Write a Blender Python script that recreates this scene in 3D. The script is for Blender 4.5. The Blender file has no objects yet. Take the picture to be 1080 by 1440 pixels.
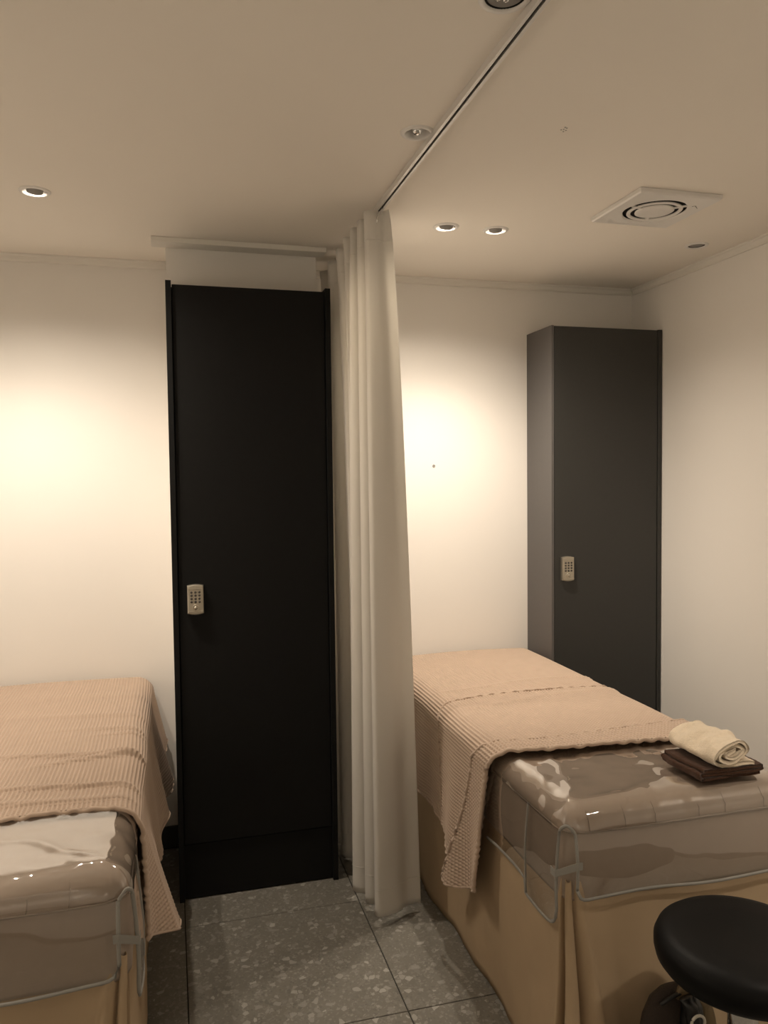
import bpy, bmesh, math, random
import numpy as np
from mathutils import Vector, Matrix, noise

random.seed(7)
S = bpy.context.scene
COL = S.collection
PI = math.pi

# ---------------------------------------------------------------- camera
YAW, PITCH, ROLL, FPX = 0.266685, 0.0462498, -0.0113978, 1098.244
CAM_H = 1.5
_f = Vector((math.sin(YAW)*math.cos(PITCH), math.cos(YAW)*math.cos(PITCH), -math.sin(PITCH)))
_r = Vector((math.cos(YAW), -math.sin(YAW), 0))
_u = _r.cross(_f)
_rr = _r*math.cos(ROLL) + _u*math.sin(ROLL)
_uu = -_r*math.sin(ROLL) + _u*math.cos(ROLL)
cd = bpy.data.cameras.new('camera')
cd.sensor_fit = 'VERTICAL'; cd.sensor_height = 36.0
cd.lens = FPX/1440*36.0
cd.clip_start = 0.02
cam = bpy.data.objects.new('camera', cd); COL.objects.link(cam)
m = Matrix((( _rr.x, _uu.x, -_f.x, 0), (_rr.y, _uu.y, -_f.y, 0), (_rr.z, _uu.z, -_f.z, CAM_H), (0, 0, 0, 1)))
cam.matrix_world = m
S.camera = cam

# ---------------------------------------------------------------- world, exposure
w = bpy.data.worlds.new('world'); S.world = w; w.use_nodes = True
w.node_tree.nodes['Background'].inputs[0].default_value = (1, .9, .78, 1)
w.node_tree.nodes['Background'].inputs[1].default_value = 0.02
S.view_settings.view_transform = 'Standard'
S.view_settings.look = 'None'
S.view_settings.exposure = 0.0
S.view_settings.gamma = 1.0
S.view_settings.use_curve_mapping = False
FILL_K = {6: .6, 7: 5.2, 8: 2.1, 9: 2.1, 10: 3.0}  # beam factors of unseen lamps; left-wall and rear-wall ones are added fill
SPILL = .75
LAMP_W = 30.0                     # watts of each lit downlight
LAMP_COL = (1.0, .87, .72)

# ---------------------------------------------------------------- dimensions
ZC = 2.35                         # ceiling
YB = 3.24                         # back wall
XR = 2.095                        # right wall
XL, YF = -1.65, -1.2               # walls out of view
BED_TOP = 0.712

# ---------------------------------------------------------------- materials
def new_mat(name):
    mt = bpy.data.materials.new(name); mt.use_nodes = True
    nt = mt.node_tree; b = nt.nodes['Principled BSDF']
    return mt, nt, b
def N(nt, t, **kw):
    n = nt.nodes.new(t)
    for k, v in kw.items(): setattr(n, k, v)
    return n
def L(nt, a, b): nt.links.new(a, b)
def plain(name, col, rough=.5, metal=0, noise_scale=None, noise_amt=.08, bump=0, bump_scale=200, spec=None, sheen=0):
    mt, nt, b = new_mat(name)
    b.inputs['Roughness'].default_value = rough
    b.inputs['Metallic'].default_value = metal
    if spec is not None: b.inputs['Specular IOR Level'].default_value = spec
    if sheen: b.inputs['Sheen Weight'].default_value = sheen
    tc = N(nt, 'ShaderNodeTexCoord')
    nz = N(nt, 'ShaderNodeTexNoise'); nz.inputs['Scale'].default_value = noise_scale or 6
    nz.inputs['Detail'].default_value = 4
    L(nt, tc.outputs['Object'], nz.inputs['Vector'])
    mx = N(nt, 'ShaderNodeMix', data_type='RGBA')
    a = noise_amt
    mx.inputs['A'].default_value = (*[c*(1-a) for c in col], 1)
    mx.inputs['B'].default_value = (*[min(1, c*(1+a)) for c in col], 1)
    L(nt, nz.outputs['Fac'], mx.inputs['Factor'])
    L(nt, mx.outputs['Result'], b.inputs['Base Color'])
    if bump:
        n2 = N(nt, 'ShaderNodeTexNoise'); n2.inputs['Scale'].default_value = bump_scale; n2.inputs['Detail'].default_value = 3
        L(nt, tc.outputs['Object'], n2.inputs['Vector'])
        bp = N(nt, 'ShaderNodeBump'); bp.inputs['Strength'].default_value = bump; bp.inputs['Distance'].default_value = .003
        L(nt, n2.outputs['Fac'], bp.inputs['Height']); L(nt, bp.outputs['Normal'], b.inputs['Normal'])
    return mt
def emit(name, col, s):
    mt, nt, b = new_mat(name)
    b.inputs['Base Color'].default_value = (.8, .8, .8, 1)
    b.inputs['Emission Color'].default_value = (*col, 1)
    b.inputs['Emission Strength'].default_value = s
    return mt

def terrazzo():
    mt, nt, b = new_mat('terrazzo')
    tc = N(nt, 'ShaderNodeTexCoord')
    nz = N(nt, 'ShaderNodeTexNoise'); nz.inputs['Scale'].default_value = 9; nz.inputs['Detail'].default_value = 5
    L(nt, tc.outputs['Object'], nz.inputs['Vector'])
    base = N(nt, 'ShaderNodeMix', data_type='RGBA')
    base.inputs['A'].default_value = (.15, .14, .118, 1); base.inputs['B'].default_value = (.205, .19, .16, 1)
    L(nt, nz.outputs['Fac'], base.inputs['Factor'])
    cur = base.outputs['Result']
    # distort so that chips are angular but not perfect cells
    for i, (sc, thr, c0, c1) in enumerate([(190, .70, (.12, .113, .098), (.27, .255, .225)), (105, .70, (.135, .128, .11), (.30, .285, .25)), (56, .85, (.18, .17, .148), (.42, .40, .36))]):
        dn = N(nt, 'ShaderNodeTexNoise'); dn.inputs['Scale'].default_value = sc*.9
        L(nt, tc.outputs['Object'], dn.inputs['Vector'])
        ad = N(nt, 'ShaderNodeVectorMath', operation='MULTIPLY_ADD')
        L(nt, dn.outputs['Color'], ad.inputs[0]); ad.inputs[1].default_value = (.55/sc,)*3
        L(nt, tc.outputs['Object'], ad.inputs[2])
        vo = N(nt, 'ShaderNodeTexVoronoi'); vo.inputs['Scale'].default_value = sc
        L(nt, ad.outputs[0], vo.inputs['Vector'])
        vd = N(nt, 'ShaderNodeTexVoronoi', feature='DISTANCE_TO_EDGE'); vd.inputs['Scale'].default_value = sc
        L(nt, ad.outputs[0], vd.inputs['Vector'])
        sep = N(nt, 'ShaderNodeSeparateColor'); L(nt, vo.outputs['Color'], sep.inputs[0])
        g = N(nt, 'ShaderNodeMath', operation='GREATER_THAN'); g.inputs[1].default_value = thr
        L(nt, sep.outputs[0], g.inputs[0])
        e = N(nt, 'ShaderNodeMath', operation='GREATER_THAN'); e.inputs[1].default_value = .06
        L(nt, vd.outputs['Distance'], e.inputs[0])
        f = N(nt, 'ShaderNodeMath', operation='MULTIPLY'); L(nt, g.outputs[0], f.inputs[0]); L(nt, e.outputs[0], f.inputs[1])
        f2 = N(nt, 'ShaderNodeMath', operation='MULTIPLY'); L(nt, f.outputs[0], f2.inputs[0]); f2.inputs[1].default_value = .8
        cc = N(nt, 'ShaderNodeMix', data_type='RGBA'); cc.inputs['A'].default_value = (*c0, 1); cc.inputs['B'].default_value = (*c1, 1)
        L(nt, sep.outputs[1], cc.inputs['Factor'])
        mx = N(nt, 'ShaderNodeMix', data_type='RGBA')
        L(nt, f2.outputs[0], mx.inputs['Factor']); L(nt, cur, mx.inputs['A']); L(nt, cc.outputs['Result'], mx.inputs['B'])
        cur = mx.outputs['Result']
    L(nt, cur, b.inputs['Base Color'])
    b.inputs['Roughness'].default_value = .42
    return mt

def vinyl():
    mt, nt, b = new_mat('clear_vinyl')
    out = nt.nodes['Material Output']; nt.nodes.remove(b)
    tr = N(nt, 'ShaderNodeBsdfTransparent'); tr.inputs[0].default_value = (.94, .92, .90, 1)
    gl = N(nt, 'ShaderNodeBsdfGlossy'); gl.inputs['Roughness'].default_value = .04; gl.inputs[0].default_value = (1, 1, 1, 1)
    geo = N(nt, 'ShaderNodeNewGeometry')            # Schlick reflectance, the same from either side of the film
    dt = N(nt, 'ShaderNodeVectorMath', operation='DOT_PRODUCT')
    L(nt, geo.outputs['Incoming'], dt.inputs[1])
    ab = N(nt, 'ShaderNodeMath', operation='ABSOLUTE'); L(nt, dt.outputs['Value'], ab.inputs[0])
    iv = N(nt, 'ShaderNodeMath', operation='SUBTRACT', use_clamp=True); iv.inputs[0].default_value = 1; L(nt, ab.outputs[0], iv.inputs[1])
    pw = N(nt, 'ShaderNodeMath', operation='POWER'); L(nt, iv.outputs[0], pw.inputs[0]); pw.inputs[1].default_value = 2.6
    fr = N(nt, 'ShaderNodeMath', operation='MULTIPLY_ADD', use_clamp=True); L(nt, pw.outputs[0], fr.inputs[0]); fr.inputs[1].default_value = .9; fr.inputs[2].default_value = .085
    tc = N(nt, 'ShaderNodeTexCoord')
    nz = N(nt, 'ShaderNodeTexNoise'); nz.inputs['Scale'].default_value = 7; nz.inputs['Detail'].default_value = 1
    L(nt, tc.outputs['Object'], nz.inputs['Vector'])
    bp = N(nt, 'ShaderNodeBump'); bp.inputs['Strength'].default_value = .4; bp.inputs['Distance'].default_value = .02
    L(nt, nz.outputs['Fac'], bp.inputs['Height'])
    L(nt, bp.outputs['Normal'], gl.inputs['Normal']); L(nt, bp.outputs['Normal'], dt.inputs[0])
    mx = N(nt, 'ShaderNodeMixShader')
    L(nt, fr.outputs[0], mx.inputs[0]); L(nt, tr.outputs[0], mx.inputs[1]); L(nt, gl.outputs[0], mx.inputs[2])
    L(nt, mx.outputs[0], out.inputs['Surface'])
    return mt

def curtain_mat(name='curtain_fabric', tl_amt=.34):
    mt, nt, b = new_mat(name)
    out = nt.nodes['Material Output']
    b.inputs['Base Color'].default_value = (.87, .845, .80, 1); b.inputs['Roughness'].default_value = .85
    b.inputs['Specular IOR Level'].default_value = .1
    tl = N(nt, 'ShaderNodeBsdfTranslucent'); tl.inputs[0].default_value = (.86, .83, .77, 1)
    tc = N(nt, 'ShaderNodeTexCoord')
    wv = N(nt, 'ShaderNodeTexNoise'); wv.inputs['Scale'].default_value = 900
    L(nt, tc.outputs['Object'], wv.inputs['Vector'])
    bp = N(nt, 'ShaderNodeBump'); bp.inputs['Strength'].default_value = .1; bp.inputs['Distance'].default_value = .001
    L(nt, wv.outputs['Fac'], bp.inputs['Height']); L(nt, bp.outputs['Normal'], b.inputs['Normal'])
    mx = N(nt, 'ShaderNodeMixShader'); mx.inputs[0].default_value = tl_amt
    L(nt, b.outputs[0], mx.inputs[1]); L(nt, tl.outputs[0], mx.inputs[2])
    L(nt, mx.outputs[0], out.inputs['Surface'])
    return mt

M = {
    'paint': plain('wall_paint', (.86, .83, .785), .7, noise_scale=2, noise_amt=.015, bump=.05, bump_scale=350, spec=.25),
    'ceil': plain('ceiling_paint', (.90, .85, .775), .8, noise_scale=2, noise_amt=.015, spec=.15),
    'trim': plain('trim_white', (.80, .77, .71), .5, noise_amt=.02),
    'base': plain('dark_skirting_tile', (.075, .075, .062), .5, noise_scale=30, noise_amt=.2),
    'grout': plain('grout', (.035, .033, .028), .9),
    'tile': terrazzo(),
    'black': plain('charcoal_laminate', (.011, .011, .0108), .6, noise_scale=60, noise_amt=.15, bump=.08, bump_scale=900, spec=.12),
    'grey': plain('grey_laminate', (.029, .0288, .0262), .45, noise_scale=60, noise_amt=.1, spec=.5),
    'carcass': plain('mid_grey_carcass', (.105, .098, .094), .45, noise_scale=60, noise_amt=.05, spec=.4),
    'lock': plain('satin_nickel', (.50, .46, .38), .38, .85, noise_amt=.04),
    'key': plain('dark_key', (.05, .045, .04), .4),
    'white': plain('white_enamel', (.82, .80, .77), .35, noise_amt=.01),
    'alu': plain('white_aluminium', (.74, .72, .69), .35, .2, noise_amt=.02),
    'chrome': plain('chrome', (.75, .75, .75), .1, 1, noise_amt=.01),
    'dark': plain('dark_void', (.010, .009, .008), .8),
    'gimbal': plain('grey_gimbal', (.30, .285, .27), .5),
    'sheet': plain('taupe_vinyl', (.35, .29, .238), .5, noise_scale=40, noise_amt=.06, spec=.3),
    'stitch': plain('taupe_piping', (.25, .205, .165), .6),
    'skirt': plain('tan_cotton', (.44, .33, .215), .85, noise_scale=14, noise_amt=.05, bump=.12, bump_scale=700, spec=.1),
    'blanket': plain('beige_waffle_cotton', (.50, .385, .30), .9, noise_scale=25, noise_amt=.05, spec=.08, sheen=.15),
    'bind': plain('grey_binding', (.27, .26, .235), .6, noise_amt=.05, bump=.1),
    'vinyl': vinyl(),
    'curtain': curtain_mat(),
    'cream': plain('cream_terry', (.80, .68, .52), .95, noise_scale=120, noise_amt=.1, bump=.9, bump_scale=420, spec=.05, sheen=.3),
    'brown': plain('brown_terry', (.060, .027, .014), .95, noise_scale=120, noise_amt=.25, bump=.9, bump_scale=420, spec=.05, sheen=.15),
    'leather': plain('black_leatherette', (.003, .003, .003), .5, noise_amt=.1, bump=.05, bump_scale=500, spec=.15),
    'plastic': plain('black_plastic', (.012, .012, .012), .4),
    'bag': plain('dark_brown_weave', (.030, .019, .012), .75, noise_scale=220, noise_amt=.6, bump=.6, bump_scale=380),
    'tan': plain('tan_leather', (.17, .12, .06), .6),
    'ringw': plain('cream_plastic', (.62, .58, .50), .4),
    'lens': emit('lamp_lens', (1, .86, .68), 40),
}

# ---------------------------------------------------------------- helpers
def set_props(o, label=None, cat=None, group=None, kind=None):
    if label: o['label'] = label
    if cat: o['category'] = cat
    if group: o['group'] = group
    if kind: o['kind'] = kind
    return o
WLOC = {}
def empty(name, loc, label, cat, group=None):
    o = bpy.data.objects.new(name, None); COL.objects.link(o)
    o.location = loc; o.empty_display_size = .1
    WLOC[o.name] = Vector(loc)
    return set_props(o, label, cat, group)
def finish(name, me, mat, parent=None, smooth=False, origin=None):
    """me is in world coordinates; its origin goes to the parent's world origin (or `origin`)"""
    if mat is not None and not me.materials: me.materials.append(mat)
    o = bpy.data.objects.new(name, me); COL.objects.link(o)
    base = WLOC[parent.name] if parent else Vector((0, 0, 0))
    org = Vector(origin) if origin is not None else base
    me.transform(Matrix.Translation(-org))
    if parent: o.parent = parent
    o.location = org - base
    WLOC[o.name] = org
    if smooth:
        me.shade_smooth()
    return o
def from_bm(name, bm, mat, parent=None, smooth=False, origin=None):
    me = bpy.data.meshes.new(name); bmesh.ops.recalc_face_normals(bm, faces=bm.faces); bm.to_mesh(me); bm.free()
    return finish(name, me, mat, parent, smooth, origin)
def from_vf(name, v, f, mat, parent=None, smooth=True, origin=None):
    me = bpy.data.meshes.new(name)
    me.from_pydata([tuple(p) for p in v], [], f)
    me.update()
    return finish(name, me, mat, parent, smooth, origin)
def grid_obj(name, P, mat, parent=None, smooth=True, origin=None, keep=None):
    """P: array (n, m, 3)"""
    n, mm = P.shape[:2]
    idx = np.arange(n*mm).reshape(n, mm)
    q = np.stack([idx[:-1, :-1], idx[1:, :-1], idx[1:, 1:], idx[:-1, 1:]], -1).reshape(-1, 4)
    me = bpy.data.meshes.new(name)
    me.vertices.add(n*mm); me.vertices.foreach_set('co', P.reshape(-1).astype(np.float32))
    me.loops.add(q.size); me.loops.foreach_set('vertex_index', q.reshape(-1).astype(np.int32))
    me.polygons.add(len(q)); me.polygons.foreach_set('loop_start', np.arange(0, q.size, 4, dtype=np.int32))
    me.update(calc_edges=True); me.validate()
    return finish(name, me, mat, parent, smooth, origin)
def add_box(bm, x0, x1, y0, y1, z0, z1, bev=0, seg=2):
    r = bmesh.ops.create_cube(bm, size=1)
    vs = r['verts']
    for v in vs:
        v.co = Vector(((x0+x1)/2+v.co.x*(x1-x0), (y0+y1)/2+v.co.y*(y1-y0), (z0+z1)/2+v.co.z*(z1-z0)))
    if bev:
        es = list({e for v in vs for e in v.link_edges})
        bmesh.ops.bevel(bm, geom=es, offset=bev, segments=seg, profile=.5, affect='EDGES')
    return bm
def box(name, x0, x1, y0, y1, z0, z1, mat, parent=None, bev=0, seg=2, origin=None):
    bm = bmesh.new(); add_box(bm, x0, x1, y0, y1, z0, z1, bev, seg)
    return from_bm(name, bm, mat, parent, False, origin)
def add_lathe(bm, prof, c, n=40, ax=None):
    """prof: [(radius, height)], around vertical axis through c; ax: Matrix 3x3 rotation"""
    rings = []
    for r, h in prof:
        ring = []
        if r < 1e-6:
            ring = [bm.verts.new((0, 0, h))]
        else:
            ring = [bm.verts.new((r*math.cos(2*PI*k/n), r*math.sin(2*PI*k/n), h)) for k in range(n)]
        rings.append(ring)
    for a, b in zip(rings, rings[1:]):
        for k in range(n):
            k2 = (k+1) % n
            if len(a) == 1 and len(b) == 1: continue
            if len(a) == 1: bm.faces.new((a[0], b[k2], b[k]))
            elif len(b) == 1: bm.faces.new((a[k], a[k2], b[0]))
            else: bm.faces.new((a[k], a[k2], b[k2], b[k]))
    for ring in rings:
        for v in ring:
            if ax is not None: v.co = ax @ v.co
            v.co += Vector(c)
    return bm
def lathe(name, prof, c, mat, parent=None, n=40, ax=None, smooth=True, origin=None):
    bm = bmesh.new(); add_lathe(bm, prof, c, n, ax)
    o = from_bm(name, bm, mat, parent, False, origin)
    if smooth: o.data.shade_auto_smooth(angle=math.radians(40)) if hasattr(o.data, 'shade_auto_smooth') else o.data.shade_smooth()
    return o
def spline(pts, n):
    """Catmull-Rom through the points, n samples"""
    P = np.array(pts, float); k = len(P)
    Q = np.vstack([2*P[0]-P[1], P, 2*P[-1]-P[-2]])
    t = np.linspace(0, k-1-1e-9, n); i = t.astype(int); u = (t-i)[:, None]
    p0, p1, p2, p3 = Q[i], Q[i+1], Q[i+2], Q[i+3]
    return .5*((2*p1)+(-p0+p2)*u+(2*p0-5*p1+4*p2-p3)*u**2+(-p0+3*p1-3*p2+p3)*u**3)
def tube(name, pts, r, mat, parent=None, ns=8, flat=1.0, closed=False):
    P = [Vector(p) for p in pts]; n = len(P)
    v = []; f = []
    for i, p in enumerate(P):
        a = P[i-1] if (i > 0 or closed) else p; b = P[(i+1) % n] if (i < n-1 or closed) else p
        t = (b-a).normalized()
        h = Vector((0, 0, 1)) if abs(t.z) < .9 else Vector((1, 0, 0))
        s = t.cross(h).normalized(); q = s.cross(t)
        for k in range(ns):
            an = 2*PI*k/ns
            v.append(p + s*(r*flat*math.cos(an)) + q*(r*math.sin(an)))
    m_ = n if closed else n-1
    for i in range(m_):
        j = (i+1) % n
        for k in range(ns):
            f.append((i*ns+k, i*ns+(k+1) % ns, j*ns+(k+1) % ns, j*ns+k))
    if not closed:
        f.append(tuple(range(ns))[::-1]); f.append(tuple((n-1)*ns+k for k in range(ns)))
    return from_vf(name, v, f, mat, parent, True)
def nz(x, y, z=0.0, s=1.0):
    return noise.noise(Vector((x*s, y*s, z*s)))
def rounded_faces(x0, x1, y0, y1, z0, z1, r, n, faces, k=6, ztop=True, zbot=False):
    """patches of a rounded box, as list of (n,m,3) grids; faces among 'top','front','left','right','back','bottom'"""
    def samp(a, b, ra, rb):
        s = [a]
        lo, hi = a+(r if ra else 0), b-(r if rb else 0)
        out = []
        if ra: out += [a+r*i/k for i in range(k)]
        out += list(np.linspace(lo, hi, n))
        if rb: out += [b-r+r*i/k for i in range(1, k+1)]
        return np.array(out)
    sx, sy, sz = samp(x0, x1, 1, 1), samp(y0, y1, 1, 1), samp(z0, z1, zbot, ztop)
    res = []
    for fc in faces:
        if fc in ('top', 'bottom'):
            X, Y = np.meshgrid(sx, sy, indexing='ij'); P = np.stack([X, Y, np.full_like(X, z1 if fc == 'top' else z0)], -1)
        elif fc in ('front', 'back'):
            X, Z = np.meshgrid(sx, sz, indexing='ij'); P = np.stack([X, np.full_like(X, y0 if fc == 'front' else y1), Z], -1)
        else:
            Y, Z = np.meshgrid(sy, sz, indexing='ij'); P = np.stack([np.full_like(Y, x0 if fc == 'left' else x1), Y, Z], -1)
        res.append(P)
    lo = np.array([x0+r, y0+r, z0+(r if zbot else -9)]); hi = np.array([x1-r, y1-r, z1-(r if ztop else -9)])
    out = []
    for P in res:
        c = np.clip(P, lo, hi); d = P-c; l = np.linalg.norm(d, axis=-1, keepdims=True)
        out.append(np.where(l > 1e-9, c+d/np.maximum(l, 1e-9)*r, P))
    return out
def patches_obj(name, patches, mat, parent=None, disp=None, smooth=True):
    bm = bmesh.new()
    for P in patches:
        n, mm = P.shape[:2]
        V = [[bm.verts.new(P[i, j]) for j in range(mm)] for i in range(n)]
        for i in range(n-1):
            for j in range(mm-1):
                bm.faces.new((V[i][j], V[i+1][j], V[i+1][j+1], V[i][j+1]))
    bmesh.ops.remove_doubles(bm, verts=bm.verts, dist=1e-5)
    bmesh.ops.recalc_face_normals(bm, faces=bm.faces)
    if disp:
        bm.normal_update()
        dd = [(v, v.normal.copy()*disp(v.co, v.normal)) for v in bm.verts]
        for v, d in dd: v.co += d
    return from_bm(name, bm, mat, parent, smooth)

# ================================================================ SETTING
fl = box('floor', XL-.1, XR+.1, YF-.1, YB+.1, -.08, -.004, M['grout'])
set_props(fl, kind='structure')
TX, TY, TS, J = .015, 2.035, .595, .0016
i0, i1 = math.floor((XL-TX)/TS), math.ceil((XR-TX)/TS)
j0, j1 = math.floor((YF-TY)/TS), math.ceil((YB-TY)/TS)
for i in range(i0, i1):
    for j in range(j0, j1):
        xa, xb = max(TX+i*TS+J, XL), min(TX+(i+1)*TS-J, XR)
        ya, yb = max(TY+j*TS+J, YF), min(TY+(j+1)*TS-J, YB)
        if xb-xa < .02 or yb-ya < .02: continue
        bm = bmesh.new(); add_box(bm, xa, xb, ya, yb, -.004, 0)
        es = [e for e in bm.edges if all(v.co.z > -.001 for v in e.verts)]
        bmesh.ops.bevel(bm, geom=es, offset=.0012, segments=1, affect='EDGES')
        from_bm('tile', bm, M['tile'], fl)

def wall(name, *b):
    return set_props(box(name, *b, M['paint']), kind='structure')
wb = wall('wall_back', XL-.1, XR+.1, YB, YB+.1, 0, ZC+.2)
wr = wall('wall_right', XR, XR+.1, YF-.1, YB, 0, ZC+.2)
wall('wall_left', XL-.1, XL, YF-.1, YB, 0, ZC+.2)
wall('wall_front', XL, XR, YF-.1, YF, 0, ZC+.2)
pil = wall('wall_pillar', .004, .553, 2.965, YB, 0, ZC)
# dark tile skirting
def base(name, *b): return set_props(box(name, *b, M['base'], bev=.002), kind='structure')
base('baseboard_back', XL, .002, YB-.01, YB, 0, .088)
base('baseboard_back', .555, 1.55, YB-.01, YB, 0, .088)
base('baseboard_right', XR-.01, XR, YF, YB-.25, 0, .088)
base('baseboard_left', XL, XL+.01, YF, YB-.01, 0, .088)
base('baseboard_front', XL+.01, XR-.01, YF, YF+.01, 0, .088)
# cornice: small quarter moulding
def trim(name, axis, a, b, at, sgn, mat=None):
    prof = [(0, 0), (.022, 0), (.022, -.006), (.016, -.010), (.012, -.022), (.007, -.028), (0, -.028)]
    v = []; f = []
    n = len(prof)
    for e in (a, b):
        for d, z in prof:
            v.append((at+sgn*d, e, ZC+z) if axis == 'y' else (e, at+sgn*d, ZC+z))
    for k in range(n):
        f.append((k, (k+1) % n, n+(k+1) % n, n+k))
    f.append(tuple(range(n))); f.append(tuple(range(n, 2*n))[::-1])
    bm = bmesh.new(); vs = [bm.verts.new(p) for p in v]
    for q in f: bm.faces.new([vs[i] for i in q])
    return set_props(from_bm(name, bm, M['trim']), kind='structure')
trim('trim_1', 'x', .554, XR, YB, -1)
trim('trim_2', 'y', YF, YB-.022, XR, -1)
trim('trim_3', 'x', XL, .003, YB, -1)
set_props(box('trim_4', -.046, .580, 2.892, 2.964, ZC-.019, ZC, M['trim'], bev=.002), kind='structure')

# ceiling slab with the lamp holes cut out of it
LAMPS = [  # x, y, radius of hole, lit, label
    (-.365, 2.530, .036, True, 'lit recessed downlight in the ceiling left of the pillar'),
    (.932, 2.563, .036, True, 'lit recessed downlight nearest the curtain, left one of the pair'),
    (1.112, 2.556, .036, True, 'lit recessed downlight on the right of the pair, towards the square vent'),
    (.612, 1.885, .034, False, 'unlit recessed downlight with a chrome bulb touching the curtain rail'),
    (.596, 1.322, .040, False, 'unlit recessed downlight cut by the top edge of the picture beside the rail'),
    (1.925, 2.555, .034, False, 'unlit recessed downlight between the square vent and the right wall'),
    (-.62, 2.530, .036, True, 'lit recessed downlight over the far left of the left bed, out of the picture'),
    (-1.12, 1.30, .036, True, 'added fill downlight aimed at the left wall, out of the picture'),  # this and the next two: unseen lamps added for bounced fill
    (-.50, -.62, .036, True, 'added fill downlight aimed at the wall behind the viewer, left of two'),
    (.80, -.62, .036, True, 'added fill downlight aimed at the wall behind the viewer, right of two'),
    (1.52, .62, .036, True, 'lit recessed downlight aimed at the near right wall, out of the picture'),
]
bm = bmesh.new(); add_box(bm, XL-.1, XR+.1, YF-.1, YB+.1, ZC, ZC+.012)
cme = bpy.data.meshes.new('ceiling'); bm.to_mesh(cme); bm.free()
ceil = finish('ceiling', cme, M['ceil'])
bm = bmesh.new()
for x, y, r, lit, lb in LAMPS:
    bmesh.ops.create_cone(bm, cap_ends=True, segments=48, radius1=r, radius2=r, depth=.2, matrix=Matrix.Translation((x, y, ZC)))
cut = bpy.data.meshes.new('cutter'); bm.to_mesh(cut); bm.free()
co = bpy.data.objects.new('cutter', cut); COL.objects.link(co)
md = ceil.modifiers.new('holes', 'BOOLEAN'); md.operation = 'DIFFERENCE'; md.object = co; md.solver = 'EXACT'
dg = bpy.context.evaluated_depsgraph_get()
nm = bpy.data.meshes.new_from_object(ceil.evaluated_get(dg))
ceil.modifiers.clear(); ceil.data = nm; nm.name = 'ceiling'
bpy.data.objects.remove(co); bpy.data.meshes.remove(cut)
set_props(ceil, kind='structure')
# little screw holes left in the ceiling paint and a plug in the wall
for dx, dy in ((0, 0), (.012, .006), (.004, .022), (.02, .03), (-.006, .03), (.014, .045)):
    lathe('screw_hole', [(0, 0), (.0022, 0), (.0022, -.0006), (0, -.0006)], (.956+dx*.5, 1.77+dy*.5, ZC), M['gimbal'], ceil, n=8)

# ================================================================ DOWNLIGHTS
AIM = {0: (-.06, .24, -1), 1: (.04, .24, -1), 2: (.10, .24, -1), 6: (-.1, .24, -1), 7: (-.24, .05, -1), 8: (-.1, -.24, -1), 9: (.1, -.24, -1), 10: (.24, .05, -1)}
for k, (x, y, r, lit, lb) in enumerate(LAMPS):
    t = empty('downlight', (x, y, ZC), lb, 'ceiling light', 'recessed ceiling downlights')
    R = r+.009
    lathe('trim_ring', [(r-.003, .001), (r-.003, -.0035), (r+.001, -.005), (R-.002, -.003), (R, -.0005), (R, 0), (r-.003, .001)], (x, y, ZC), M['white'], t, n=48)
    if lit:
        lathe('lamp_can', [(r-.003, .0), (r-.003, .055), (0, .055)], (x, y, ZC), M['gimbal'], t, n=40)
        aim = Vector(AIM[k]).normalized()
        tip = Vector((AIM[k][0]*3.2, AIM[k][1]*3.2, -1)).normalized()      # the little lamp head is tipped further than the beam's axis
        q = Vector((0, 0, -1)).rotation_difference(tip).to_matrix()
        c = Vector((x-tip.x*.010, y-tip.y*.010, ZC+.008))
        h = lathe('gimbal_head', [(0, .020), (.016, .018), (.0225, .008), (.0235, -.008), (.0225, -.013), (.020, -.013), (.019, -.006)], c, M['gimbal'], t, n=40, ax=q)
        lathe('lamp_lens', [(.019, -.008), (0, -.008)], c, M['lens'], h, n=32, ax=q, origin=tuple(WLOC[t.name]))
        sd = bpy.data.lights.new('downlight_spill', 'SPOT')      # the lens also throws a wide weak skirt of light
        sd.energy = LAMP_W*(1 if k < 7 else .15)*SPILL; sd.color = LAMP_COL; sd.spot_size = math.radians(150); sd.spot_blend = .8; sd.shadow_soft_size = .02
        so = bpy.data.objects.new('downlight_spill', sd); COL.objects.link(so); so.parent = t
        so.location = (aim.x*.02, aim.y*.02, -.012)
        ld = bpy.data.lights.new('downlight_beam', 'SPOT')
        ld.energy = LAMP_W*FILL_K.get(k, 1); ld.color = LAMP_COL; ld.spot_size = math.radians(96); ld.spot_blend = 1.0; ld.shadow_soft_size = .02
        lo = bpy.data.objects.new('downlight_beam', ld); COL.objects.link(lo); lo.parent = t
        lo.location = (aim.x*.02, aim.y*.02, -.012)
        lo.rotation_euler = Vector((0, 0, -1)).rotation_difference(aim).to_euler()
    else:
        lathe('lamp_can', [(r-.003, .0), (r-.006, .03), (r-.010, .055), (0, .055)], (x, y, ZC), M['dark'] if k != 3 else M['white'], t, n=40)
        if k == 3:
            lathe('bulb', [(0, -.006), (.009, -.004), (.013, .004), (.014, .03), (0, .03)], (x, y, ZC), M['chrome'], t, n=32)
        elif k == 4:
            lathe('gimbal_head', [(0, .004), (.026, .004), (.030, -.001), (.033, .001), (.033, .012), (0, .012)], (x, y, ZC), M['gimbal'], t, n=40)
            for q_ in range(7):
                an = q_*PI/3; rr = .016 if q_ < 6 else 0
                lathe('bulb', [(0, -.001), (.005, .001), (.006, .004)], (x+rr*math.cos(an), y+rr*math.sin(an), ZC), M['chrome'], t, n=16)
        else:
            lathe('gimbal_head', [(0, .006), (.022, .006), (.026, .001), (.029, .003), (.029, .012), (0, .012)], (x, y, ZC), M['gimbal'], t, n=40)

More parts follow.
